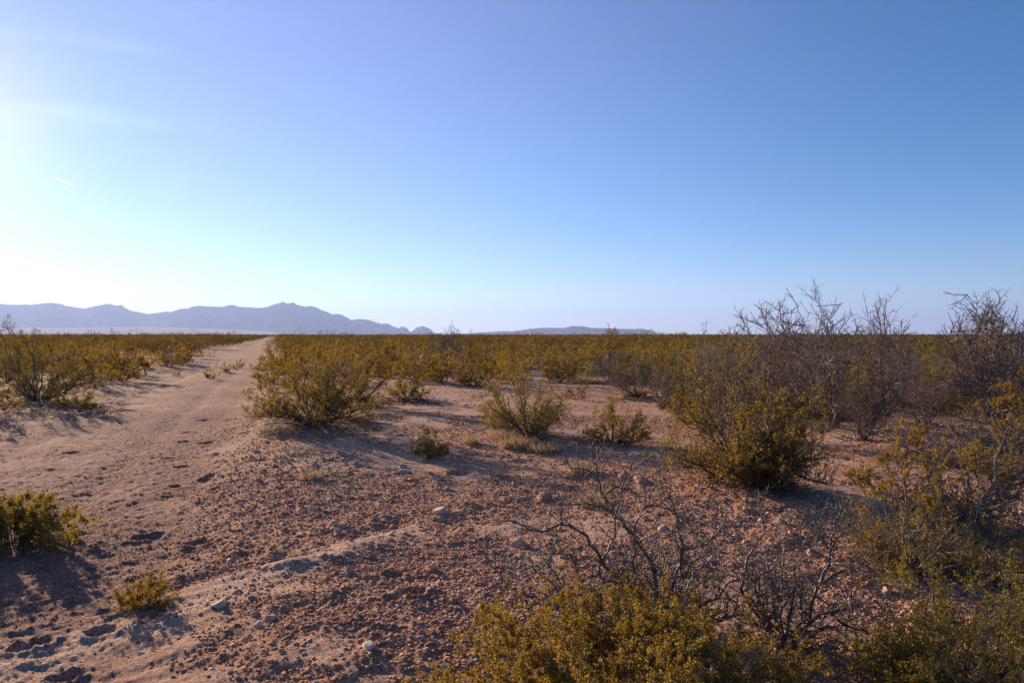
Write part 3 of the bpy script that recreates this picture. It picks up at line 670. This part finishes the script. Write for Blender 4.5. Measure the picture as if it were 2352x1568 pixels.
rA = empty("bare_mesquite", (*gp(1535, 1465), 0)); tag(rA, "leafless thorny dark mesquite in the foreground, rising behind the nearest creosote bush", "bare shrub")
dA = gp(1535, 1465)[1]
LA = [([(1430,1290),(1400,1180),(1390,900),(1350,750),(1250,580),(1130,450),(1060,380),(1030,300),(990,200),(965,145),(910,115),(860,98),(800,95),(765,5)], .35, .011, .0022),
 ([(1060,385),(1000,360),(930,350),(850,350),(790,340),(725,345),(690,320)], .2, .0045, .0016),
 ([(1030,300),(1070,245),(1130,225),(1190,245),(1260,290),(1330,310),(1400,285),(1455,260)], .3, .0042, .0016),
 ([(965,145),(990,100),(985,60)], .36, .003, .0014),
 ([(1400,1270),(1320,1150),(1240,980),(1130,860),(1040,780),(960,650),(900,550),(830,510),(750,480),(680,500),(615,550),(540,520),(470,500),(390,460),(320,470),(230,465)], -.25, .010, .0018),
 ([(750,480),(740,430),(720,360)], -.1, .003, .0014), ([(705,510),(700,600),(660,720),(590,800)], -.12, .003, .0014),
 ([(1380,1290),(1000,1200),(780,1130),(700,1060),(600,1010),(500,970),(420,940),(310,940)], -.35, .009, .002), ([(375,940),(350,870),(290,790),(245,750),(205,660)], -.3, .003, .0015),
 ([(1390,1290),(1000,1230),(800,1100),(760,1000),(680,900),(620,850),(550,790),(520,700)], -.1, .009, .002), ([(760,960),(720,860),(680,800),(620,730)], -.05, .004, .0016),
 ([(1450,1300),(1480,1250),(1470,1000),(1520,850),(1560,720),(1570,600),(1540,500),(1520,400),(1490,320),(1460,240),(1440,150)], .1, .009, .0018),
 ([(1400,1290),(1300,1100),(1250,900),(1220,750),(1245,650),(1250,560),(1240,500),(1270,450),(1320,350),(1335,300),(1300,230)], -.15, .009, .0018),
 ([(1320,360),(1400,355),(1460,380),(1520,410),(1560,450),(1640,480)], -.1, .004, .0015),
 ([(1200,900),(1000,860),(1000,760),(1040,700),(1100,580),(1110,500),(1110,410),(1140,300),(1150,240),(1195,170),(1215,80),(1235,30)], .15, .006, .0018),
 ([(1335,305),(1400,200),(1410,140),(1430,90)], -.1, .003, .0014), ([(1560,760),(1650,740),(1740,700),(1790,560)], .15, .0045, .0015), ([(1570,660),(1680,640),(1760,590),(1850,510),(1950,490)], .15, .0045, .0015),
 ([(1480,1280),(1590,1000),(1700,880),(1760,800),(1740,760)], .2, .008, .0018), ([(1420,1280),(1290,1030),(1270,850),(1180,680),(1170,650)], .3, .007, .0018),
 ([(1440,1290),(1420,1050),(1440,850),(1500,700),(1500,640)], .3, .007, .0018), ([(1350,1230),(1280,1000),(1100,900),(1060,860),(1170,760)], .05, .006, .0018),
 ([(1400,1290),(1350,1100),(1300,950),(1250,760)], -.3, .007, .0018), ([(1500,1280),(1640,1190),(1700,1010),(1750,900)], -.1, .007, .0018),
 ([(1380,1290),(1150,1180),(930,1130),(700,1120),(490,1070),(380,1015)], -.3, .008, .002), ([(860,970),(870,840),(800,690),(530,690)], 0, .005, .0016)]
for i, (pts, dz, a, b) in enumerate(LA):
    d0 = dA if pts[0][1] > 1200 else dA + dz * .6
    traced(rA, pts, d0, dA + dz, a * 1.3, b * 1.35, 300 + i, c7, 12 + 2 * len(pts))
for i, ls in enumerate(grow_bare(701, .62, 1.9, nlimb=16, n1=6, n2=4, n3=2, rad=.009, kink=.38, spur=(.04, .014))):
    v, q = tubes(ls, 5); obj("limb", mesh_quads("limb", v, q, 4, True), M_BARK_N, rA)
rB = empty("bare_mesquite", (*gp(1806, 1472), 0)); tag(rB, "smaller leafless thorny mesquite with paler limbs, right of the foreground one", "bare shrub")
dB = gp(1806, 1472)[1]
for i, ls in enumerate(grow_bare(702, .5, 1.3, nlimb=9, n1=6, n2=4, n3=2, rad=.008, kink=.38, spur=(.04, .014))):
    v, q = tubes(ls, 5); obj("limb", mesh_quads("limb", v, q, 4, True), M_BARK_N, rB)
LB = [([(310,1340),(440,1240),(450,1130),(500,1020),(550,920),(560,830),(590,700),(605,620),(622,560)], .15, .010, .0018), ([(560,830),(620,740),(650,690),(675,670)], .1, .0038, .0015),
 ([(500,1030),(560,980),(640,950),(720,930),(800,900)], .1, .006, .0016), ([(545,880),(440,820),(360,750)], .2, .004, .0015), ([(550,830),(510,770),(480,700),(495,670)], .15, .004, .0015),
 ([(310,1340),(420,1260),(520,1180),(640,1160),(750,1120),(850,1050)], .05, .009, .0016), ([(560,1200),(680,1150),(670,1050),(675,960)], 0, .005, .0016),
 ([(300,1340),(240,1200),(290,1050),(295,900),(300,820),(330,770)], .2, .008, .0017), ([(600,1220),(700,1280),(800,1310)], -.1, .006, .002), ([(280,1340),(150,1200),(60,1050),(100,870),(190,740),(155,540)], .25, .008, .0017),
 ([(250,1300),(80,1040),(200,960),(280,890),(400,850)], .2, .006, .0016), ([(320,1330),(400,1240),(395,1100),(410,980)], -.1, .006, .0018), ([(300,1330),(340,1150),(370,1000),(360,930)], -.15, .006, .0018),
 ([(200,1310),(240,1160),(240,1000),(280,900)], 0, .006, .0017), ([(310,1330),(190,1200),(130,1000),(20,880)], -.1, .006, .0017), ([(420,1290),(560,1260),(620,1270)], -.15, .006, .002)]
for i, (pts, dz, a, b) in enumerate(LB):
    d0 = dB if pts[0][1] > 1250 else dB + dz * .6
    traced(rB, pts, d0, dB + dz, a * 1.3, b * 1.35, 400 + i, c8, 10 + 2 * len(pts))

# -- crowd of shrubs behind: prototypes copied with their parts
def copy_tree(o, parent=None):
    c = o.copy(); COL.objects.link(c); c.parent = parent
    for ch in o.children: copy_tree(ch, c)
    return c
rng = np.random.default_rng(77)
def free(x, y, r, k=.5):
    if abs(road_off(x, y)) < 2.0 + r * .6: return False
    for a, b, q in TAKEN:
        if (x - a) ** 2 + (y - b) ** 2 < (q + r * k) ** 2: return False
    return True
PRO = []
for k, (H, W, mt, nl) in enumerate([(1.45, 2.0, M_LEAFB, 7000), (1.3, 2.2, M_LEAF, 7000), (1.5, 1.7, M_LEAFG, 5000), (1.1, 1.7, M_LEAFB, 5000), (1.35, 1.9, M_LEAFY, 3600), (.8, 1.3, M_LEAF, 3500)]):
    stems, (V, Q) = grow_creosote(500 + k, H, W, nst=15, nsub=6, ntw=4, nleaf=nl, ls=.038, gap=.3)
    v, q = tubes([l for s in stems for l in s], 3)
    a = mesh_quads("branches", v, q, 4, True); a.materials.append(M_STEM); b = mesh_quads("foliage", V, Q); b.materials.append(mt)
    PRO.append((a, b, H, W))
BARE = []
for k in range(3):
    limbs = grow_bare(600 + k, 1.6, 1.9, nlimb=12, n1=6, n2=5, n3=1, rad=.016)
    v, q = tubes([l for s in limbs for l in s], 3); a = mesh_quads("branches", v, q, 4, True); a.materials.append(M_BARE if k else M_DARK); BARE.append(a)
cnt = 0; cntb = 0; tries = 0
proto_c = {}; proto_b = {}
TONES = {0: "large brownish", 1: "broad olive", 2: "upright green", 3: "small brownish", 4: "sparse golden", 5: "low olive"}
def dist_word(d): return "front" if d < 22 else ("middle" if d < 33 else "rear")
while cnt + cntb < 262 and tries < 90000:
    tries += 1
    right = cnt + cntb < 70
    d = math.sqrt(rng.uniform(13.5 ** 2, 25 ** 2)) if right else math.sqrt(rng.uniform(15.5 ** 2, 46 ** 2))
    az = rng.uniform(.2, .74) if right else rng.uniform(-.72, .72)
    x, y = d * math.sin(az), d * math.cos(az)
    if y < 10: continue
    px = CX + x / y * F
    if right and (px < 1500 or y < 12.5): continue
    # open clearing kept between the bushes of the middle ground
    if 640 < px < 1480 and y < 21: continue
    if px < 640 and y < 22 and px > 150: continue
    if not free(x, y, .8 if right else .9, .25 if right else .5): continue
    TAKEN.append((x, y, .6 if right else .72)); side = "left of the track" if x < ROAD_K * y + ROAD_C else ("right of the track" if px < 1300 else "at the right")
    if rng.uniform() < (.15 if px < 1300 else .17):
        k = int(rng.integers(0, 3)); s = rng.uniform(.65, 1.08) * (1.05 if px > 1500 else .9)
        if k not in proto_b:
            r = empty("bare_mesquite", (0, 0, 0)); obj("branches", BARE[k], None, r); proto_b[k] = r
        else: r = copy_tree(proto_b[k])
        lab = f"leafless grey shrub in the {dist_word(y)} rows of scrub {side}"
        tag(r, lab, "bare shrub", f"leafless shrubs in the {dist_word(y)} rows {side}"); cntb += 1
    else:
        k = int(rng.choice(6, p=[.24, .22, .16, .14, .14, .10])); s = rng.uniform(.62, .9) if right else rng.uniform(.85, 1.2)
        if k not in proto_c:
            r = empty("creosote_bush", (0, 0, 0)); obj("branches", PRO[k][0], None, r); obj("foliage", PRO[k][1], None, r); proto_c[k] = r
        else: r = copy_tree(proto_c[k])
        lab = f"{TONES[k]} creosote bush in the {dist_word(y)} rows of scrub {side}"
        tag(r, lab, "creosote bush", f"{TONES[k]} creosote bushes in the {dist_word(y)} rows {side}"); cnt += 1
    r.location = (x, y, hz(x, y) - .02); r.rotation_euler = (0, 0, rng.uniform(0, 6.28)); r.scale = (s, s, s * rng.uniform(.9, 1.08))

# -- the far scrub that reads as one mass
def far_scrub():
    rng = np.random.default_rng(91); Vs = []; Qs = []; off = 0; VB = []
    for (r0, r1, area, nl, ls) in ((44, 80, 3.4, 320, .095), (80, 130, 4.2, 130, .15), (130, 300, 7.0, 50, .27), (300, 700, 20, 26, .5), (700, 1600, 110, 22, .9)):
        n = int(.82 * (r1 ** 2 - r0 ** 2) / area)
        d = np.sqrt(rng.uniform(r0 ** 2, r1 ** 2, size=n)); az = rng.uniform(-.82, .82, size=n)
        x, y = d * np.sin(az), d * np.cos(az)
        keep = (np.abs(road_off(x, y)) > 2.5 + .8 * rng.uniform(size=n)) & (y > 10); x, y = x[keep], y[keep]; n = len(x)
        z = height(x, y); H = rng.uniform(.9, 1.55, size=n) * np.where(rng.uniform(size=n) < .14, 1.22, 1.0); W = rng.uniform(.75, 1.25, size=n)
        H = H * (1 + .35 * fbm(x / 25, y / 25, 2, 95)) * (1.1 if r0 >= 80 else 1.0)
        
        u = rng.normal(size=(n, nl, 3)); u /= np.linalg.norm(u, axis=2, keepdims=True); u[:, :, 2] = np.abs(u[:, :, 2])
        rad = rng.uniform(.35, 1, size=(n, nl, 1)) ** .5
        # ragged lobes: each bush has a few heads
        hd = rng.normal(size=(n, 5, 3)) * np.array([.45, .45, .16]); hi = rng.integers(0, 5, size=(n, nl))
        P = u * rad * np.array([.62, .62, .62]) + hd[np.arange(n)[:, None], hi]
        P[:, :, 2] = np.clip(P[:, :, 2] * .9 + .32, .06, 1.12)
        P = P * np.stack([W, W, H], -1)[:, None, :] + np.stack([x, y, z], -1)[:, None, :]
        V, Q = leaves(P.reshape(-1, 3), ls, rng, .6, .5)
        Vs.append(V); Qs.append(Q + off); off += len(V)
    o = obj("distant_scrub", mesh_quads("distant_scrub", np.concatenate(Vs), np.concatenate(Qs)), M_FAR)
    tag(o, "unbroken mass of brown-olive scrub reaching the horizon", "scrub", kind="stuff")
far_scrub()

# ------------------------------------------------------------------ stones
def ico(sub=0):
    t = (1 + 5 ** .5) / 2
    v = np.array([(-1, t, 0), (1, t, 0), (-1, -t, 0), (1, -t, 0), (0, -1, t), (0, 1, t), (0, -1, -t), (0, 1, -t), (t, 0, -1), (t, 0, 1), (-t, 0, -1), (-t, 0, 1)], float); v /= np.linalg.norm(v[0])
    f = [(0,11,5),(0,5,1),(0,1,7),(0,7,10),(0,10,11),(1,5,9),(5,11,4),(11,10,2),(10,7,6),(7,1,8),(3,9,4),(3,4,2),(3,2,6),(3,6,8),(3,8,9),(4,9,5),(2,4,11),(6,2,10),(8,6,7),(9,8,1)]
    for _ in range(sub):
        v = list(map(tuple, v)); cache = {}; nf = []
        def mid(a, b):
            k = (min(a, b), max(a, b))
            if k not in cache:
                m = (np.array(v[a]) + np.array(v[b])); m /= np.linalg.norm(m); v.append(tuple(m)); cache[k] = len(v) - 1
            return cache[k]
        for a, b, c in f:
            x, y, z = mid(a, b), mid(b, c), mid(c, a); nf += [(a, x, z), (b, y, x), (c, z, y), (x, y, z)]
        f = nf; v = np.array(v)
    return v, np.array(f)

def gravel():
    rng = np.random.default_rng(31); v, f = ico(0)
    bands = ((2.3, 5, 44000, .0035, .0135), (5, 8, 34000, .0055, .017), (8, 14, 24000, .008, .021), (14, 26, 9000, .014, .03))
    X = []; Y = []; S = []
    for r0, r1, n, s0, s1 in bands:
        n2 = n * 4; d = np.sqrt(rng.uniform(r0 ** 2, r1 ** 2, size=n2)); az = rng.uniform(-.72, .72, size=n2); x, y = d * np.sin(az), d * np.cos(az)
        ro = road_off(x, y); onroad = (1 - sstep(1.6, 2.7, np.abs(ro)))
        ws = patch(x, y)
        pr = (1 - .25 * onroad) * np.clip(  .8 - 2.2 * ws, .05, 1)
        x0, y0 = gp(330, 1395); x1, y1 = gp(660, 1345); x2, y2 = gp(935, 1235)
        for a, b in (((x0, y0), (x1, y1)), ((x1, y1), (x2, y2))):
            dd, _ = seg_d(x, y, *a, *b); pr = pr * (1 - .96 * np.exp(-(dd / .2) ** 2))
        pr = pr * np.where(ro < -2.2, .6, 1)
        k = rng.uniform(size=n2) < pr * .55
        x, y = x[k][:n], y[k][:n]; X.append(x); Y.append(y); S.append((s0 + (s1 - s0) * rng.uniform(size=len(x)) ** 3.2) * (1 - .5 * onroad[k][:n]))
    x = np.concatenate(X); y = np.concatenate(Y); s = np.concatenate(S); n = len(x); z = height(x, y)
    jit = 1 + rng.normal(size=(n, 12, 1)) * .18
    sc = rng.uniform(.7, 1.25, size=(n, 1, 3)) * np.array([1, 1, .62])
    a = rng.uniform(0, 6.28, size=n); c, sn = np.cos(a)[:, None], np.sin(a)[:, None]
    P = v[None] * jit * sc * s[:, None, None]
    Q = np.stack([P[:, :, 0] * c - P[:, :, 1] * sn, P[:, :, 0] * sn + P[:, :, 1] * c, P[:, :, 2]], -1)
    Q = Q + np.stack([x, y, z + s * .18], -1)[:, None, :]
    F_ = (f[None] + (np.arange(n) * 12)[:, None, None]).reshape(-1, 3)
    o = obj("gravel", mesh_quads("gravel", Q.reshape(-1, 3), F_, 3, True), M_PEB)
    tag(o, "reddish gravel strewn over the desert soil", "gravel", kind="stuff")
gravel()

ICO2 = ico(2)
def rock_mesh(seed, flat=.7, ang=.5):
    rng = np.random.default_rng(seed); v, f = ICO2; P = v.copy()
    for k in range(13):                                    # chop facets
        nrm_ = unit(rng.normal(size=3)); h = rng.uniform(.48, .82); dd = P @ nrm_
        P = P - np.maximum(dd - h, 0)[:, None] * nrm_[None]
    P = P * (1 + .035 * rng.normal(size=(len(P), 1))) * np.array([rng.uniform(.85, 1.2), rng.uniform(.8, 1.1), flat])
    return mesh_quads("rock", P, f, 3, False)
def rock(px, py, wpx, label, mat=M_ROCK, seed=0, flat=.7, group=None):
    x, y = gp(px, py); s = wpx / F * y * .5
    o = obj("rock", rock_mesh(seed or int(px * 7 + py), flat), mat)
    o.location = (x, y, hz(x, y) + s * flat * .3); o.scale = (s * 1.35, s * 1.35, s * 1.35); o.rotation_euler = (0, 0, (px * 13 % 63) / 10); tag(o, label, "rock", group); return o
rock(1012, 1184, 34, "largest whitish rock alone on the gravel left of the foreground thorny mesquite", M_ROCKW)
rock(1017, 1201, 20, "crumbly rock just in front of the largest whitish rock")
rock(1192, 1257, 30, "whitish egg-shaped rock beside the left tips of the foreground mesquite", M_ROCKW, flat=.85)
rock(502, 1434, 32, "grey-white rock near the small yellow-green sprout", M_ROCKW)
rock(543, 1406, 17, "smaller pale stone just up from the grey-white rock", M_ROCK)
rock(845, 1562, 36, "flat whitish slab cut by the bottom edge", M_ROCKW, flat=.5)
rock(320, 1520, 15, "round grey-white stone near the bottom left", M_ROCKW, flat=.8)
rock(620, 1482, 26, "long pink stone lying in the bottom gravel", M_ROCK, flat=.5)
rock(585, 1467, 20, "round pink stone up left of the long pink stone", M_ROCK)
rock(590, 1495, 20, "pink stone just below the long pink stone", M_ROCK)
rock(766, 1223, 19, "left of a pair of round stones touching each other above the sand ridge", M_ROCK, flat=.8)
rock(784, 1228, 20, "right of a pair of round stones touching each other above the sand ridge", M_ROCK)
rock(905, 1215, 20, "pink stone above the upper end of the sand ridge", M_ROCK)
rock(1250, 1146, 32, "pink rock with a whitish cap below the shadowed ground", M_ROCK)
rock(1278, 1141, 22, "pink rock touching the right side of the whitish-capped one", M_ROCK)
rock(925, 1075, 20, "pinkish block below the small solitary bush", M_ROCK)
rock(930, 1088, 24, "flat stone just below the pinkish block", M_ROCK, flat=.5)
rock(1290, 1031, 26, "dark grey-pink rock in the shade right of the dry grass", M_ROCK)
rock(1352, 1076, 24, "rounded pale rock behind the top twig of the foreground mesquite", M_ROCK)
rock(1435, 1100, 26, "brown rock lump behind the foreground mesquite twigs, leftmost of two", M_ROCK)
rock(1475, 1108, 30, "brown rock lump behind the foreground mesquite twigs, rightmost of two", M_ROCK)
rock(1522, 1228, 22, "round pale rock seen between the thin limbs of the foreground mesquite", M_ROCKW)
rock(1287, 1218, 16, "small pale block in the shade of a curved mesquite limb", M_ROCK)
rock(1297, 1290, 22, "half-buried brown stone left of the mesquite limbs", M_ROCK)
rock(1268, 1340, 20, "whitish stone under the left mesquite limbs", M_ROCKW)
rock(1105, 1440, 24, "pink stone with a short shadow left of the nearest creosote bush", M_ROCK)
rock(1040, 1425, 16, "upright pointed stone left of the nearest creosote bush", M_ROCK, flat=1.0)
rock(995, 1342, 18, "square pinkish stone with a dark shadow near a footprint", M_ROCK, flat=.85)
rock(800, 1358, 24, "largest stone of three below the sand ridge", M_ROCK)
rock(818, 1382, 18, "middle stone of three below the sand ridge", M_ROCK)
rock(842, 1372, 18, "rightmost stone of three below the sand ridge", M_ROCK)
rock(966, 1532, 18, "round brown stone left of the nearest creosote bush at the bottom edge", M_ROCK)
rock(2040, 1345, 24, "pale pink rock under the sparse golden creosote bush", M_ROCK)
rock(2145, 1255, 22, "pinkish rock between the right-hand bushes", M_ROCK)
rock(1865, 1275, 24, "pinkish rock right of the smaller thorny mesquite", M_ROCK)
rock(1790, 1215, 20, "brown rock in the gap below the big dense creosote bush", M_ROCK)
_rg = np.random.default_rng(8); k = 0
while k < 90:
    px, py = _rg.uniform(300, 1900), _rg.uniform(1040, 1560)
    x, y = gp(px, py)
    if road_off(x, y) < 2.5 or patch(np.array([x]), np.array([y]))[0] > .12: continue
    rock(px, py, _rg.uniform(8, 15), "thumb-sized pink stone loose in the reddish gravel", M_ROCK, seed=900 + k % 8, flat=_rg.uniform(.55, .85), group="small stones in the gravel"); k += 1

# ------------------------------------------------------------------ dry grass
def tuft_mesh(seed, n, H, spread, lw=.0028):
    rng = np.random.default_rng(seed); V = []
    a = rng.uniform(0, 6.28, n); rr = spread * np.sqrt(rng.uniform(size=n)); b = np.stack([np.cos(a) * rr, np.sin(a) * rr, np.zeros(n) - .005], -1)
    l = H * rng.uniform(.45, 1.1, n); out = b * np.array([1, 1, 0]) / (spread + 1e-6) * .45 + rng.normal(size=(n, 3)) * .28; out[:, 2] = 1; out /= np.linalg.norm(out, axis=1, keepdims=True)
    mid = b + out * l[:, None] * .5; tip = mid + (out * [1, 1, .75] + rng.normal(size=(n, 3)) * .15) * l[:, None] * .5
    s = np.cross(out, rng.normal(size=(n, 3))); s /= np.linalg.norm(s, axis=1, keepdims=True); s *= lw
    V = np.stack([b - s, b + s, mid + s * .8, mid - s * .8, tip + s * .2, tip - s * .2], 1)
    i = np.arange(n)[:, None] * 6; Q = np.concatenate([i + [0, 1, 2, 3], i + [3, 2, 4, 5]], 1).reshape(-1, 4)
    return V.reshape(-1, 3), Q
def tuft(px, py, H, sp, n, label, seed):
    V, Q = tuft_mesh(seed, n, H, sp, .0032 * gp(px, py)[1] / 9 + .0008); o = obj("grass_tuft", mesh_quads("grass_tuft", V, Q), M_STRAW); o.location = place(px, py); tag(o, label, "dry grass"); return o
tuft(1188, 1028, .22, .22, 420, "wide pale straw tuft at the foot of the airy bush in the clearing", 1)
tuft(1160, 1010, .16, .2, 220, "pale straw tuft left of the widest one under the airy bush", 2)
tuft(1255, 1036, .18, .22, 350, "short greyish straw tuft right of the widest one under the airy bush", 3)
tuft(1082, 1020, .2, .10, 110, "small lone straw tuft between the small solitary bush and the airy bush", 4)
tuft(712, 1112, .12, .12, 160, "small straw tuft on the gravel below the largest bush", 5)
tuft(1360, 1160, .17, .14, 260, "straw tuft behind the foreground thorny mesquite's branches", 6)
tuft(1345, 1083, .16, .16, 260, "straw tuft beside the rounded pale rock behind the mesquite", 7)
tuft(820, 975, .25, .30, 500, "dry straw at the right foot of the largest bush", 8)
tuft(640, 1005, .08, .4, 240, "thin straw fringe at the left foot of the largest bush", 9)
tuft(1455, 905, .3, .35, 500, "golden straw at the foot of the grey-brown twiggy bush", 11)
tuft(1350, 880, .28, .6, 700, "rounded mound of pale straw between bushes beyond the clearing", 12)

def ground_straw():
    """low straw litter along the track's verges and between far bushes"""
    rng = np.random.default_rng(44); Vs = []; Qs = []; off = 0; k = 0
    while k < 260:
        d = rng.uniform(12, 42); az = rng.uniform(-.72, .72); x, y = d * math.sin(az), d * math.cos(az); ro = road_off(x, y)
        p = .12 + .9 * math.exp(-((abs(ro) - 2.4) / .9) ** 2)
        if abs(ro) < 1.6 or rng.uniform() > p: continue
        V, Q = tuft_mesh(int(rng.integers(1, 1 << 30)), 34, .09, .42, .003 + .00015 * d)
        Vs.append(V + [x, y, hz(x, y)]); Qs.append(Q + off); off += len(V); k += 1
    o = obj("straw_litter", mesh_quads("straw_litter", np.concatenate(Vs), np.concatenate(Qs)), M_STRAW)
    tag(o, "low pale dry grass along the verges of the track", "dry grass", kind="stuff")
ground_straw()

def twig_litter():
    """fallen twigs and dead leaves under the bushes"""
    rng = np.random.default_rng(45); lines = []
    for px, py, rx, n in ((740, 985, 1.0, 700), (935, 925, .8, 260), (1220, 1012, .6, 200), (1740, 1150, .8, 400), (60, 1255, .7, 250), (100, 930, 1.6, 300), (1405, 1020, .45, 100), (2230, 1070, 1.2, 400), (1535, 1480, .5, 250), (1806, 1480, .4, 150), (2110, 1310, .5, 150), (1470, 915, .8, 200), (330, 1415, .14, 60)):
        a, b = gp(px, py)
        x = a + rng.normal(size=n) * rx * .5; y = b + rng.normal(size=n) * rx * .5; z = height(x, y)
        for i in range(n):
            an = rng.uniform(0, 6.28); l = rng.uniform(.02, .16) * (.5 + b / 14); d = np.array([math.cos(an), math.sin(an), rng.uniform(-.05, .35)])
            p = np.array([x[i], y[i], z[i] + .004]); lines.append((np.array([p, p + d * l * .5 + rng.normal(size=3) * .008, p + d * l]), np.array([.0035, .003, .0015]) * (.4 + b / 12)))
    for (a, b, q) in TAKEN[60:240]:
        n = 26; x = a + rng.normal(size=n) * q * .45; y = b + rng.normal(size=n) * q * .45; z = height(x, y)
        for i in range(n):
            an = rng.uniform(0, 6.28); l = rng.uniform(.06, .3); d = np.array([math.cos(an), math.sin(an), rng.uniform(0, .4)]); p = np.array([x[i], y[i], z[i]])
            lines.append((np.array([p, p + d * l * .5 + rng.normal(size=3) * .02, p + d * l]), np.array([.008, .007, .004])))
    v, q = tubes(lines, 3); o = obj("twig_litter", mesh_quads("twig_litter", v, q), M_DARK)
    tag(o, "dark fallen twigs littering the soil beneath the bushes", "twig litter", kind="stuff")
twig_litter()
print("objects", len(bpy.data.objects), "shrubs", cnt, cntb)
